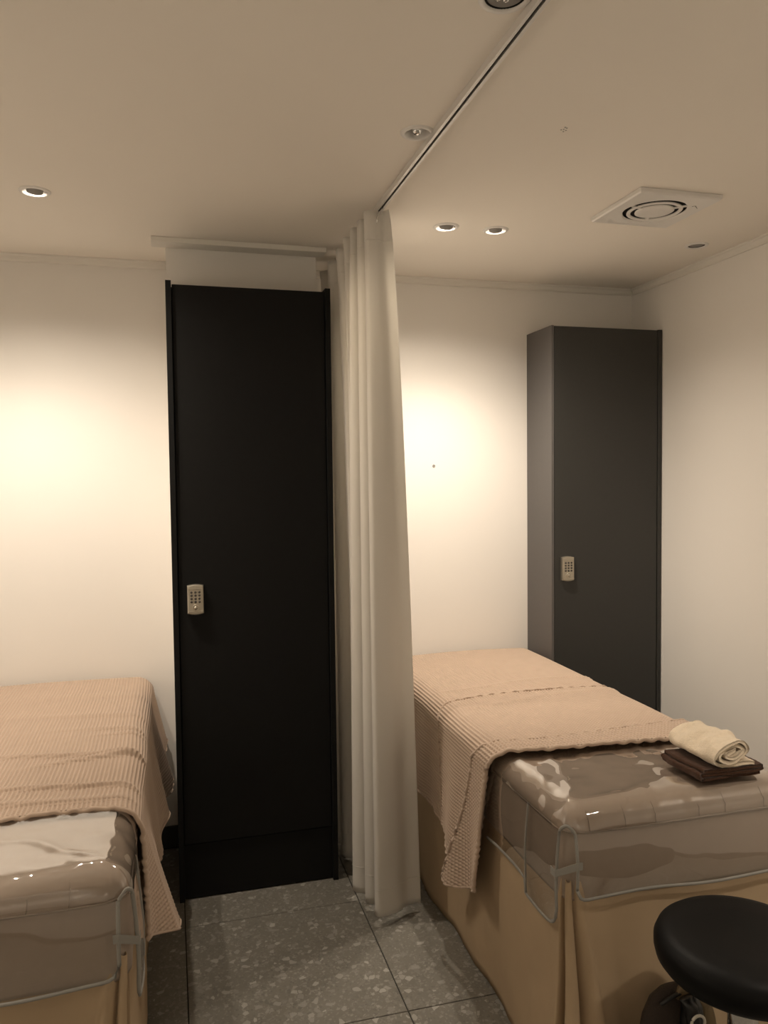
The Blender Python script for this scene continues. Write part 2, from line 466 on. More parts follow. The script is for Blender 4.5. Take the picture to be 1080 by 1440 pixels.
# ================================================================ CEILING VENT
vx, vy, vs_, vt = 1.513, 2.218, .143, .016
t = empty('ceiling_vent', (vx, vy, ZC), 'square white ceiling vent with round slotted grille', 'vent')
bm = bmesh.new()
zb, zt, hr, n = ZC-vt, ZC-.0005, .098, 64
def ringv(fn, z): return [bm.verts.new((*fn(2*PI*i/n), z)) for i in range(n)]
def sq(a, s=vs_):
    c, d = math.cos(a), math.sin(a); m_ = max(abs(c), abs(d)); return (vx+s*c/m_, vy+s*d/m_)
def ci(a, r=hr): return (vx+r*math.cos(a), vy+r*math.sin(a))
rg = [ringv(lambda a: sq(a), zt), ringv(lambda a: sq(a), zb+.004), ringv(lambda a: sq(a, vs_-.004), zb), ringv(lambda a: ci(a, hr+.004), zb), ringv(ci, zb+.003), ringv(lambda a: ci(a, hr+.001), zb+.006)]
for a, b in zip(rg, rg[1:]):
    for i in range(n): bm.faces.new((a[i], a[(i+1) % n], b[(i+1) % n], b[i]))
from_bm('cover_plate', bm, M['white'], t)
lathe('slot_shade_backing', [(0, -.0012), (.0975, -.0012), (.0975, 0), (0, 0)], (vx, vy, ZC), M['dark'], t, n=48)  # near-black disc and collar stand in for shade behind the grille slots
lathe('slot_shade_collar', [(.0972, -.0012), (.0972, -vt+.0035)], (vx, vy, ZC), M['dark'], t, n=48)
a, b = .073, .086
lathe('grille_ring', [(a+.001, -vt+.003), (a, -vt), (a+.002, -vt-.002), (b-.002, -vt-.002), (b, -vt), (b-.001, -vt+.003), (a+.001, -vt+.003)], (vx, vy, ZC), M['white'], t, n=64)
lathe('grille_disc', [(0, -vt+.003), (.060, -vt+.003), (.061, -vt), (.057, -vt-.002), (.03, -vt-.004), (0, -vt-.0045)], (vx, vy, ZC), M['white'], t, n=64)
for k in range(3):
    a = math.radians(75+120*k)
    bm = bmesh.new(); add_box(bm, -.020, .0185, -.005, .005, -.0012, .0025)
    bmesh.ops.transform(bm, matrix=Matrix.Translation((vx+.080*math.cos(a), vy+.080*math.sin(a), ZC-vt)) @ Matrix.Rotation(a, 4, 'Z'), verts=bm.verts)
    from_bm('spoke', bm, M['white'], t)
# tick-shaped maker's mark near the far right corner
bm = bmesh.new()
for (ax_, ay, bx, by, wd) in ((vx+.088, vy-.070, vx+.094, vy-.078, .005), (vx+.094, vy-.078, vx+.116, vy-.058, .003)):
    d = Vector((bx-ax_, by-ay, 0)); p = Vector((-d.y, d.x, 0)).normalized()*wd/2
    vs2 = [bm.verts.new(Vector((q[0], q[1], ZC-vt-.0006))+s) for q, s in (((ax_, ay), p), ((ax_, ay), -p), ((bx, by), -p*.5), ((bx, by), p*.5))]
    bm.faces.new(vs2)
from_bm('printed_mark', bm, M['key'], t)

# ================================================================ CURTAIN RAIL
RX = .655
t = empty('curtain_rail', (RX, 0, ZC), 'white ceiling curtain rail with a slot running to the back wall', 'curtain rail')
def rail_piece(name, y0, y1):
    o, h, s, th = .011, .017, .0035, .0018
    prof = [(-o, 0), (-o, -h), (-s, -h), (-s, -h+th), (-o+th, -h+th), (-o+th, -th), (o-th, -th), (o-th, -h+th), (s, -h+th), (s, -h), (o, -h), (o, 0)]
    bm = bmesh.new(); A = [bm.verts.new((RX+a, y0, ZC+b)) for a, b in prof]; B = [bm.verts.new((RX+a, y1, ZC+b)) for a, b in prof]
    k = len(prof)
    for i in range(k): bm.faces.new((A[i], A[(i+1) % k], B[(i+1) % k], B[i]))
    bm.faces.new(A[::-1]); bm.faces.new(B)
    return from_bm(name, bm, M['alu'], t)
rail_piece('rail_length', YF+.02, 2.118)
rail_piece('rail_length', 2.120, YB-.02)
box('rail_shade_strip', RX-.0085, RX+.0085, YF+.03, YB-.03, ZC-.0040, ZC-.0022, M['key'], t)  # dark strip inside the rail paints in the shade of the slot

# ================================================================ CURTAIN
# plan path of the gathered cloth, near end first; x, y at the top and at the hem
TOPP = [(.668, 2.350), (.650, 2.372), (.622, 2.365), (.603, 2.372), (.606, 2.40), (.680, 2.43), (.690, 2.45), (.612, 2.455), (.600, 2.475), (.610, 2.49), (.688, 2.51), (.69, 2.535),
        (.605, 2.54), (.596, 2.56), (.61, 2.58), (.69, 2.60), (.69, 2.63), (.602, 2.645), (.595, 2.67), (.61, 2.69), (.69, 2.72), (.69, 2.75), (.606, 2.78), (.60, 2.81), (.61, 2.83), (.69, 2.86),
        (.69, 2.90), (.608, 2.94), (.60, 2.965), (.61, 2.99), (.69, 3.02), (.69, 3.05), (.606, 3.10), (.60, 3.13), (.62, 3.15), (.66, 3.16)]
BOTP = [(.800, 2.505), (.752, 2.500), (.700, 2.462), (.636, 2.452), (.640, 2.490), (.730, 2.52), (.742, 2.54), (.650, 2.548), (.622, 2.572), (.640, 2.590), (.735, 2.60), (.74, 2.62),
        (.640, 2.612), (.594, 2.640), (.615, 2.672), (.70, 2.685), (.70, 2.71), (.65, 2.72), (.640, 2.735), (.65, 2.75), (.71, 2.765), (.71, 2.785), (.66, 2.80), (.650, 2.815), (.655, 2.83), (.71, 2.845),
        (.71, 2.87), (.635, 2.875), (.612, 2.90), (.62, 2.93), (.70, 2.96), (.70, 2.99), (.63, 3.02), (.625, 3.05), (.64, 3.08), (.67, 3.10)]
t = empty('curtain', (RX, 2.75, 0), 'white floor length curtain gathered in folds beside the black cabinet', 'curtain')
n = 420
A, B = spline(TOPP, n), spline(BOTP, n)
ZT, ZB = 2.318, .028
def curtain_rows(zs, off=0):
    rows = []
    for z in zs:
        f = (ZT-z)/(ZT-ZB); g = f**.62 if f > 0 else 0
        P = A*(1-g)+B*g
        rows.append(np.column_stack([P, np.full(n, z)]))
    return np.array(rows)
zs = np.concatenate([np.linspace(ZT, 2.18, 6), np.linspace(2.14, .16, 40), np.linspace(.13, ZB, 5)])
P = curtain_rows(zs)
# slightly uneven hem
P[-5:, :, 2] += .006*np.sin(np.linspace(0, 19, n))[None, :]*np.linspace(.2, 1, 5)[:, None]
cl = grid_obj('cloth', P, M['curtain'], t)
sm = cl.modifiers.new('thick', 'SOLIDIFY'); sm.thickness = .0012; sm.offset = 0
def seam_line(name, z):
    Q = curtain_rows([z])[0]
    tube(name, [tuple(p) for p in Q[::2]], .0016, M['curtain'], t, ns=6)
seam_line('header_seam', 2.232)
seam_line('hem_seam', .125)
for y in [2.372] + [2.47+.098*k for k in range(8)]:
    tube('hook', [(RX-.022 if y == 2.372 else RX, y-.010, ZC-.075), (RX-.022 if y == 2.372 else RX, y-.014, ZC-.055), (RX-.010 if y == 2.372 else RX, y-.012, ZC-.034), (RX, y-.004, ZC-.024), (RX, y, ZC-.0165)], .0016, M['chrome'], t, ns=6)

# ================================================================ CABINETS
def keypad_lock(t, x, z, y, wd=.056, hh=.098):
    """satin keypad lock on the front (facing -y) with its face centre at x, z"""
    # body: plate with bowed top and bottom, front bulged
    prof = []
    nn = 14
    for i in range(nn+1):
        u = -1+2*i/nn; prof.append((u*wd/2, hh/2+.004*(1-u*u)))
    for i in range(nn+1):
        u = 1-2*i/nn; prof.append((u*wd/2, -hh/2-.005*(1-u*u)))
    bm = bmesh.new()
    def ring(s, d): return [bm.verts.new((x+a*s, y-d, z+b*(1-(1-s)*.55))) for a, b in prof]
    rs = [ring(1, 0), ring(1, .013), ring(.95, .0165), ring(.86, .018), ]
    for a, b in zip(rs, rs[1:]):
        for i in range(len(a)): bm.faces.new((a[i], a[(i+1) % len(a)], b[(i+1) % len(a)], b[i]))
    bm.faces.new(rs[-1])
    k = from_bm('keypad_lock', bm, M['lock'], t)
    k['label'] = 'satin nickel keypad lock'
    yf = y-.018
    box('top_ridge', x-wd*.44, x+wd*.44, yf-.003, yf+.001, z+hh*.385, z+hh*.405, M['lock'], k, bev=.001)
    box('bottom_ridge', x-wd*.44, x+wd*.44, yf-.004, yf+.001, z-hh*.44, z-hh*.40, M['lock'], k, bev=.001)
    ax = Matrix.Rotation(PI/2, 3, 'X')
    for r_ in range(4):
        for c_ in range(3):
            lathe('key', [(.0041, -.0005), (.0041, .0016), (.003, .0026), (0, .003)], (x+(c_-1)*.0135, yf, z+.026-r_*.0112), M['key'], k, n=14, ax=ax)
    lathe('dial', [(.0120, -.0005), (.0120, .003), (.010, .0042), (.0085, .0025), (.006, .0025), (.005, .0060), (0, .0065)], (x, yf, z-.028), M['lock'], k, n=24, ax=ax)

def cabinet(x0, x1, yf, yb, h, mat, matside, label, proud, kick, left_w, lock):
    t = empty('locker_cabinet', ((x0+x1)/2, (yf+yb)/2, 0), label, 'cabinet', 'tall charcoal locker cabinets')
    pw = .019
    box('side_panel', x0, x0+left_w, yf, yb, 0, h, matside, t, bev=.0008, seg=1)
    box('side_panel', x1-pw, x1, yf, yb, 0, h, mat, t, bev=.0008, seg=1)
    box('back_panel', x0+left_w, x1-pw, yb-.012, yb, 0, h-.02, mat, t)
    box('top_panel', x0+left_w, x1-pw, yf+proud+.021, yb-.012, h-.034, h-.016, mat, t)
    g = .0022
    box('door', x0+left_w+g, x1-pw-g, yf+proud, yf+proud+.018, kick+.003, h-proud*1.1, mat, t, bev=.0012, seg=1)
    box('kick_panel', x0+left_w, x1-pw, yf+proud+.006, yf+proud+.022, .004, kick-.002, mat, t, bev=.0008, seg=1)
    keypad_lock(t, lock[0], lock[1], yf+proud)
    return t
cabinet(-.001, .571, 2.79, 2.96, 2.175, M['black'], M['black'], 'tall black locker cabinet in front of the white pillar', .010, .200, .019, (.076, 1.076))
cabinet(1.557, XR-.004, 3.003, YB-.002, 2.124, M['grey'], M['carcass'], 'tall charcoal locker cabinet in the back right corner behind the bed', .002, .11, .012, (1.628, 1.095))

# ================================================================ BEDS
BYF, BYB = 1.605, 3.205
def smooth01(t): t = np.clip(t, 0, 1); return t*t*(3-2*t)

def massage_bed(x0, x1, label, corner):
    """corner: +1 when the seen long side is x0 (left), -1 when it is x1 (right)"""
    t = empty('massage_bed', ((x0+x1)/2, (BYF+BYB)/2, 0), label, 'bed', 'skirted massage beds')
    pats = rounded_faces(x0, x1, BYF, BYB, .497, BED_TOP, .05, 22, ('top', 'front', 'back', 'left', 'right', 'bottom'))
    def dsp(c, nn):
        return .0035*nz(c.x, c.y, c.z, 7)+.004*nz(c.x+9, c.y, c.z, 2.5)+.004*(1 if nn.z > .5 else 0)*math.cos((c.x-(x0+x1)/2)/(x1-x0)*PI)
    patches_obj('mattress', pats, M['sheet'], t, dsp)
    # stitched seam round the mattress edge, with short gather stitches above it on the foot end
    zs_ = BED_TOP-.052
    rr = .05
    loop = []
    for (cx, cy, a0) in ((x0+rr, BYF+rr, PI), (x1-rr, BYF+rr, 1.5*PI), (x1-rr, BYB-rr, 0), (x0+rr, BYB-rr, .5*PI)):
        for i in range(9):
            a = a0+i/8*PI/2; loop.append((cx+(rr+.0028)*math.cos(a), cy+(rr+.0028)*math.sin(a), zs_))
    dense = []
    for i, p in enumerate(loop):
        q = loop[(i+1) % len(loop)]; dd = math.dist(p, q); k = max(1, int(dd/.04))
        for j in range(k): dense.append([p[c]+(q[c]-p[c])*j/k for c in range(3)])
    for p in dense: p[2] += .004*nz(p[0], p[1], 0, 5)
    tube('seam', dense, .0022, M['stitch'], t, ns=6, closed=True)
    xx = x0+.06
    while xx < x1-.05:
        pts = [(xx+.004*nz(xx, i), BYF+.05-.0525*math.cos(a), BED_TOP-.05+.0525*math.sin(a)) for i, a in enumerate(np.linspace(0, .95, 6))]
        tube('stitch', pts, .0008, M['stitch'], t, ns=5)
        xx += random.uniform(.07, .15)
    # skirt, with an inverted pleat at each foot corner
    zt, zb_ = .545, .006
    top, bot = [], []
    def add(a, b): top.append(a); bot.append(b)
    ins = .004
    L0, R0, F0, B0 = x0+ins, x1-ins, BYF+ins, BYB-ins
    def side(xa, sgn, order):
        ys = np.linspace(3.19, BYF+.075, 40)
        pts = []
        for y in ys:
            wv = .007*math.sin(y*7.3+sgn)+.006*math.sin(y*15.1)
            pts.append(((xa, y), (xa-sgn*(.006+wv), y)))
        return pts if order else pts[::-1]
    def corner_pts(xa, sgn):
        # along the side, round to the front; sgn=+1 : left side, outward is -x
        s = sgn
        return [((xa, F0+.030), (xa-s*.022, F0+.052)), ((xa+s*.002, F0+.026), (xa-s*.018, F0+.036)), ((xa+s*.010, F0+.026), (xa+s*.035, F0+.050)),
                ((xa+s*.004, F0+.014), (xa-s*.004, F0+.012)), ((xa+s*.002, F0+.004), (xa-s*.012, F0-.022)), ((xa+s*.006, F0), (xa+s*.008, F0-.034)), ((xa+s*.012, F0+.002), (xa+s*.030, F0-.026)),
                ((xa+s*.014, F0+.012), (xa+s*.048, F0+.022)), ((xa+s*.020, F0+.006), (xa+s*.056, F0-.014)), ((xa+s*.026, F0), (xa+s*.085, F0-.046)), ((xa+s*.034, F0-.002), (xa+s*.112, F0-.052)), ((xa+s*.046, F0+.001), (xa+s*.124, F0-.018)), ((xa+s*.062, F0), (xa+s*.150, F0-.002))]
    for a, b in side(L0, 1, True): add(a, b)
    for a, b in corner_pts(L0, 1): add(a, b)
    for x in np.linspace(L0+.10, R0-.10, 24):
        u = (x-L0)/(R0-L0); xb = L0+.175+(u-.10/(R0-L0))/(1-.2/(R0-L0))*(R0-L0-.35)
        wv = .012*math.sin(x*31)+.008*math.sin(x*17+1)
        add((x, F0), (xb, F0-.006-wv))
    for a, b in corner_pts(R0, -1)[::-1]: add(a, b)
    for a, b in side(R0, -1, False): add(a, b)
    n_ = len(top)*3
    Tt, Bb = spline(top, n_), spline(bot, n_)
    rows = []
    for f in np.linspace(0, 1, 22):
        g = f**1.1
        P_ = Tt*(1-g)+Bb*g
        z = zt+(zb_-zt)*f
        W = np.array([(.0045*nz(p[0], p[1], z*.55, 9)+.011*nz(p[0]+z*.35, p[1]+z*.2, z*.35, 5.5)+.002*nz(p[0], p[1], z, 24))*min(1, 3*f) for p in P_])
        rows.append(np.column_stack([P_+W[:, None], np.full(n_, z)]))
    sk = grid_obj('bed_skirt', np.array(rows), M['skirt'], t)
    s_ = sk.modifiers.new('thick', 'SOLIDIFY'); s_.thickness = .0015; s_.offset = 0
    # frame that carries the mattress, inside the skirt
    box('bed_frame', x0+.07, x1-.07, BYF+.12, BYB-.06, .38, .510, M['black'], t)
    for lx in (x0+.12, x1-.17):
        for ly in (BYF+.2, BYB-.2): box('leg', lx, lx+.05, ly, ly+.05, 0, .385, M['black'], t)
    return t
RX0, RX1 = .868, 1.532
LX0, LX1 = -.785, -.100
massage_bed(RX0, RX1, 'massage bed with tan skirt beside the right wall, carrying two towels', 1)
massage_bed(LX0, LX1, 'massage bed with tan skirt at the left edge of the picture', -1)

CREASES = {-1: [(.045, .045, .22, .19, .0055, .010), (.04, .03, .16, .10, .004, .012), (.22, .19, .42, .21, .003, .010), (.02, .10, .06, .30, .003, .010)],
           1: [(.03, .03, .10, .16, .0035, .011), (.10, .16, .13, .34, .003, .012), (.05, .03, .30, .075, .003, .013), (.30, .075, .52, .12, .003, .013), (.02, .12, .05, .26, .0035, .010), (.34, .16, .50, .10, .002, .012)]}
# ---- clear vinyl cover over the foot of each bed
def vinyl_cover(x0, x1, s, label):
    """s=+1: seen side flap on x0"""
    g = .007
    a, b, yf, yr, zt = x0-g, x1+g, BYF-g, 2.06, BED_TOP+.0075
    zs_ = BED_TOP-.050
    t = empty('clear_vinyl_cover', ((x0+x1)/2, BYF, .5), label, 'bed cover', 'clear vinyl covers on the foot of the beds')
    pats = rounded_faces(a, b, yf, yr+.3, zs_, zt, .056, 80, ('top', 'front', 'left', 'right'), k=8)
    pats = [P_ for P_ in pats]
    def dsp(c, nn):
        cx = a if s > 0 else b
        dcor = math.hypot(c.x-cx, c.y-yf)
        w_ = math.exp(-(dcor/.16)**2)
        ang = math.atan2(c.y-yf+.02, (c.x-cx)*s+.02)
        edge = min(abs(c.x-a), abs(c.x-b), abs(c.y-yf))
        rip = math.exp(-((edge-.03)/.05)**2)
        d_ = .0040*nz(c.x, c.y, c.z, 4.5)+.0026*nz(c.x+3, c.y, c.z, 11)+.0012*nz(c.x+7, c.y, c.z, 26)+.003
        d_ += .0022*w_*math.sin(ang*9)+.0018*rip*nz(c.x, c.y, 4, 20)
        d_ += .0055*math.cos((c.x-(a+b)/2)/(b-a)*PI)*(1 if nn.z > .5 else 0)
        for (ax_, ay, bx, by, amp, wd) in CREASES[s]:              # creases pressed into the film
            ex, ey = bx-ax_, by-ay; ll = math.hypot(ex, ey)
            px, py = (c.x-cx)*s-ax_, c.y-yf-ay
            tt = (px*ex+py*ey)/ll/ll
            if -.1 < tt < 1.1:
                dd = (px*ey-py*ex)/ll+.006*math.sin(tt*9)
                d_ += amp*math.exp(-(dd/wd)**2)*max(0, math.sin(PI*min(1, max(0, (tt+.1)/1.2))))*(1 if nn.z > .3 else .4)
        return d_
    bm = bmesh.new()
    for P_ in pats:
        n_, mm = P_.shape[:2]
        V = [[bm.verts.new(P_[i, j]) for j in range(mm)] for i in range(n_)]
        for i in range(n_-1):
            for j in range(mm-1): bm.faces.new((V[i][j], V[i+1][j], V[i+1][j+1], V[i][j+1]))
    bmesh.ops.remove_doubles(bm, verts=bm.verts, dist=1e-5)
    bmesh.ops.delete(bm, geom=[f for f in bm.faces if f.calc_center_median().y > yr], context='FACES')
    bmesh.ops.recalc_face_normals(bm, faces=bm.faces)
    bm.normal_update()
    up = sum(f.normal.z for f in bm.faces)
    if up < 0: bmesh.ops.reverse_faces(bm, faces=bm.faces); bm.normal_update()
    for v, d_ in [(v, v.normal*dsp(v.co, v.normal)) for v in bm.verts]: v.co += d_
    me = bpy.data.meshes.new('top_panel'); bm.to_mesh(me); bm.free()
    finish('top_panel', me, M['vinyl'], t, True)
    # flaps: u along the edge, v down
    def flap(name, P0, P1, zbot, bulge, outw, nu=40, nv=16):
        P0, P1, outw = Vector(P0), Vector(P1), Vector(outw)
        rows = []
        for j in range(nv):
            row = []
            for i in range(nu):
                u = i/(nu-1); v = j/(nv-1)
                zb2 = zbot(u)
                p = P0.lerp(P1, u); z = zs_+.002+(zb2-zs_)*v
                # bound corners
                o = bulge*(math.sin(v*PI*.8))+.006*v+.007*nz(p.x*1.0+p.y, z, 1.7, 7)*v
                row.append((p.x+outw.x*o, p.y+outw.y*o, z))
            rows.append(row)
        P_ = np.array(rows); grid_obj(name, P_, M['vinyl'], t)
        return P_
    r_ = .026
    def zfront(u):
        e = min(u, 1-u)*(x1-x0)
        c = .028
        return .506+(c-math.sqrt(max(0, c*c-(c-e)**2)) if e < c else 0)+.006*math.sin(u*7)
    gap = .014
    Pf = flap('front_flap', (a+gap+.012, yf-.001, 0), (b-gap-.012, yf-.001, 0), zfront, .010, (0, -1, 0), nu=70)
    def zside(u):
        d = u*.42
        if d < .17:
            c = .05; e = min(d, .17-d+.03)
            return .425+(c-math.sqrt(max(0, c*c-(c-e)**2)) if e < c else 0)
        return .462+.010*math.sin((d-.17)*14)
    sides = []
    for (xa, sg) in ((a, 1), (b, -1)):
        sides.append(flap('side_flap', (xa, yf+gap+.012, 0), (xa, yf+gap+.012+.42, 0), zside, .006, (-sg, 0, 0), nu=64))
    # grey binding: front flap bottom and sides, side flaps, and the loop over each corner slit
    for kx, (xa, sg) in enumerate(((a, 1), (b, -1))):
        Sd = sides[kx]
        edge = [tuple(Sd[j, 0]) for j in range(Sd.shape[0])] + [tuple(Sd[-1, i]) for i in range(1, Sd.shape[1])]
        fr = [tuple(Pf[j, 0 if sg > 0 else -1]) for j in range(Pf.shape[0])]
        cx, cy = xa+sg*.010, yf+.010
        arc = [tuple(fr[0]), (xa+sg*.019, yf+.000, zs_+.012), (xa+sg*.010, yf+.008, zs_+.020), (xa+sg*.001, yf+.018, zs_+.012), tuple(edge[0])]
        arc = [tuple(p) for p in spline(arc, 14)]
        tube('edge_binding', fr[::-1]+arc[1:-1]+edge, .0042, M['bind'], t, ns=8, flat=.7)
        # vertical seam of the side flap
        i_ = int(.17/.42*(Sd.shape[1]-1))
        tube('flap_seam', [tuple(Sd[j, i_]) for j in range(Sd.shape[0])], .0028, M['bind'], t, ns=6)
        # tab that joins both flaps over the slit
        p = Vector(Sd[8, 0]); q = Vector(Pf[8, 0 if sg > 0 else -1])
        bm = bmesh.new()
        o1 = Vector((-sg*.004, -.002, 0))
        pp = [p+Vector((0, .022, 0))+o1, p+o1, q+Vector((0, -.004, 0)), q+Vector((sg*.01, -.004, 0))]
        va = [bm.verts.new(x_+Vector((0, 0, .009))) for x_ in pp]; vb = [bm.verts.new(x_-Vector((0, 0, .009))) for x_ in pp]
        for i in range(3): bm.faces.new((va[i], va[i+1], vb[i+1], vb[i]))
        tb = from_bm('fastening_tab', bm, M['bind'], t)
        s2 = tb.modifiers.new('thick', 'SOLIDIFY'); s2.thickness = .0015
    tube('edge_binding', [tuple(Pf[-1, i]) for i in range(Pf.shape[1])], .0042, M['bind'], t, ns=8, flat=.7)
    return t
vinyl_cover(RX0, RX1, 1, 'clear vinyl cover with grey binding on the bed holding the towels')
vinyl_cover(LX0, LX1, -1, 'glossy clear vinyl cover on the foot of the left bed')

# ---- waffle blankets
CELL, STEP = .0108, .0108/5
def waffle(sa, sb):
    """relief 0..1: raised ribs round square cells"""
    fa = np.abs(((sa/CELL) % 1)-.5)*2; fb = np.abs(((sb/CELL) % 1)-.5)*2
    return np.maximum(smooth01((fa-.15)/.7), .75*smooth01((fb-.15)/.7))
def blanket_sheet(name, x0, x1, s, ylo, yhi, hang, drop, flare, wrinkle, off, parent, rib=(1, 1), relief=.0056, back_hem=False, seam=None):
    """s=+1: hangs over x0; ylo(x)-> front edge; hang(y)-> length hanging below the rounding; drop: on the other side"""
    r = .058
    g = .0125+off
    width = (x1-x0)+2*g-2*r
    # arc length coordinate measured from the hanging side of the flat top: negative goes down the hang
    qa = PI/2*r
    maxh = max(hang(y) for y in np.linspace(yhi[0], yhi[1], 60))
    nh = int(maxh/STEP); nt_ = int((qa*2+width+drop)/STEP)
    ny = int((yhi[1]-yhi[0]+.12)/STEP)
    sb = np.linspace(0, 1, ny)
    aa = np.concatenate([np.linspace(-1, 0, nh, endpoint=False), np.linspace(0, qa*2+width+drop, nt_)])   # <0 : fraction of the hang
    Y0 = np.empty((len(aa),)); 
    # front edge depends on how far across we are
    uacross = np.clip(aa/(qa*2+width), 0, 1)
    Yf = np.array([ylo(a, u) for a, u in zip(aa, uacross)])
    Yh = np.array([yhi[2](a, u) for a, u in zip(aa, uacross)]) if len(yhi) > 2 else np.full(len(aa), yhi[1])
    Y = Yf[:, None]+(Yh-Yf)[:, None]*sb[None, :]
    A_ = np.repeat(aa[:, None], ny, 1)
    H = np.vectorize(hang)(Y)
    sa = np.where(A_ < 0, A_*H, A_)
    # profile
    dn = np.maximum(-sa, 0)                               # distance down the hang
    th = np.clip(sa/r, 0, PI/2)
    th2 = np.clip((sa-qa-width)/r, 0, PI/2)
    flat = np.clip(sa-qa, 0, width)
    dn2 = np.maximum(sa-2*qa-width, 0)
    X = -g + r*(1-np.cos(th)) + flat + r*np.sin(th2)
    Z = BED_TOP+.0125+off-r - dn + r*np.sin(th) - r*(1-np.cos(th2)) - dn2
    nx = -np.cos(th)*(th2 <= 0)+np.sin(th2); nzv = np.where(th2 > 0, np.cos(th2), np.sin(th))
    crown = .006*np.sin(np.clip((sa-qa)/width, 0, 1)*PI)
    Z = Z+crown
    # hang flare and folds
    X = X - flare(Y, dn)
    # back end rolls over
    Yb = np.clip((Y-(BYB-.055))/.07, 0, 1)
    topness = np.clip(nzv, 0, 1)
    Z = Z-.035*Yb**2.2*topness
    wr_ = wrinkle(X, Y, sa)
    h = relief*waffle(sa*rib[0]+.002*np.sin(Y*9), (Y+.004*np.sin(sa*11))*rib[1])+wr_
    X = X+nx*h; Z = Z+nzv*h
    X = x0+X if s > 0 else x1-X
    P_ = np.stack([X, Y, Z], -1)
    o = grid_obj(name, P_, M['blanket'], parent)
    # stitched hem along the front edge
    k = 4
    tube('hem', [tuple(P_[i, 0]+np.array([0, .001, -.003])) for i in range(0, len(aa), k)], .0058, M['blanket'], parent, ns=8)
    tube('hem', [tuple(P_[0, j]) for j in range(0, ny, k)], .0032, M['blanket'], parent, ns=6)
    if back_hem: tube('hem', [tuple(P_[i, -1]+np.array([0, 0, -.003])) for i in range(0, len(aa), k)], .0052, M['blanket'], parent, ns=8)
    if seam:
        pts = []
        for i in range(0, len(aa), k):
            p = P_[i, np.argmin(np.abs(Y[i]-seam(aa[i])))]
            pts.append((p[0], p[1], p[2]+.0005))
        tube('seam', pts, .0034, M['blanket'], parent, ns=6)
    return P_
def interp(tab):
    xs, ys = zip(*tab)
    return lambda y: float(np.interp(y, xs, ys))
def vnoise(X, Y, f, ax=1.0, seed=0.0):
    rs = np.random.RandomState(int(seed)+3); out = np.zeros_like(X)
    for k in range(7):
        fx, fy = rs.uniform(-1, 1)*f*ax, rs.uniform(-1, 1)*f
        out += np.sin(X*fx+Y*fy+rs.uniform(0, 6))
    return out/7

# right bed
t = empty('waffle_blanket', ((RX0+RX1)/2, 2.5, BED_TOP), 'beige waffle blanket folded over itself on the bed beside the right wall', 'blanket', 'beige waffle blankets')
ZH = BED_TOP+.0125-.058
hangR = interp([(1.9, .32), (2.2, .33), (2.3, .37), (2.42, .32), (2.7, .275), (3.3, .26)])
def flareR(Y, dn):
    d = np.clip(dn/.4, 0, 1.2)
    return .016*d+.012*d*np.sin(Y*17+.6)+.005*d*np.sin(Y*39)
def wrinkR(X, Y, sa):
    w_ = .004*vnoise(X, Y, 16, .5, 1)
    for y0, amp, wd, sl in ((2.62, .004, .012, .05), (2.42, .004, .02, .10), (2.50, .003, .015, -.08)):
        w_ = w_+amp*np.exp(-((Y-y0-sl*(X-.3)+.012*np.sin(X*11))/wd)**2)*smooth01((sa-.02)/.1)
    return w_*smooth01((sa+.25)/.3)
blanket_sheet('blanket_sheet', RX0, RX1, 1, lambda a, u: 2.03-.05*u+.09*max(0, -a), (1.92, BYB+.012), hangR, .05, flareR, wrinkR, 0, t, seam=lambda a: 2.50-.05*math.exp(-max(a, 0)*12)-.04*max(0, -a))
hangF = interp([(1.9, .35), (2.02, .355), (2.07, .385), (2.12, .402), (2.18, .43), (2.25, .450), (2.28, .44), (2.30, .40)])
def flareF(Y, dn):
    d = np.clip(dn/.4, 0, 1.2)
    return .020*d+.018*d*np.sin((Y-2.02)*26+1.9)+.004
def wrinkF(X, Y, sa):
    w_ = .0025*vnoise(X, Y, 22, .5, 5)
    w_ = w_+.006*np.exp(-((Y-2.12)/.03)**2)*np.exp(-((X-.66)/.09)**2)
    return w_*smooth01((sa+.25)/.3)
blanket_sheet('folded_edge', RX0, RX1, 1, lambda a, u: (1.930+.075*math.exp(-u*7)-.025*u) if a >= 0 else 2.005+.022*min(1, -a), (1.95, 2.29, lambda a, u: 2.005+.11*math.exp(-u*9)+.06*u*u if a >= 0 else 2.115+.165*(-a)**1.2), hangF, .04, flareF, wrinkF, .011, t, rib=(1.0, .72), back_hem=True)

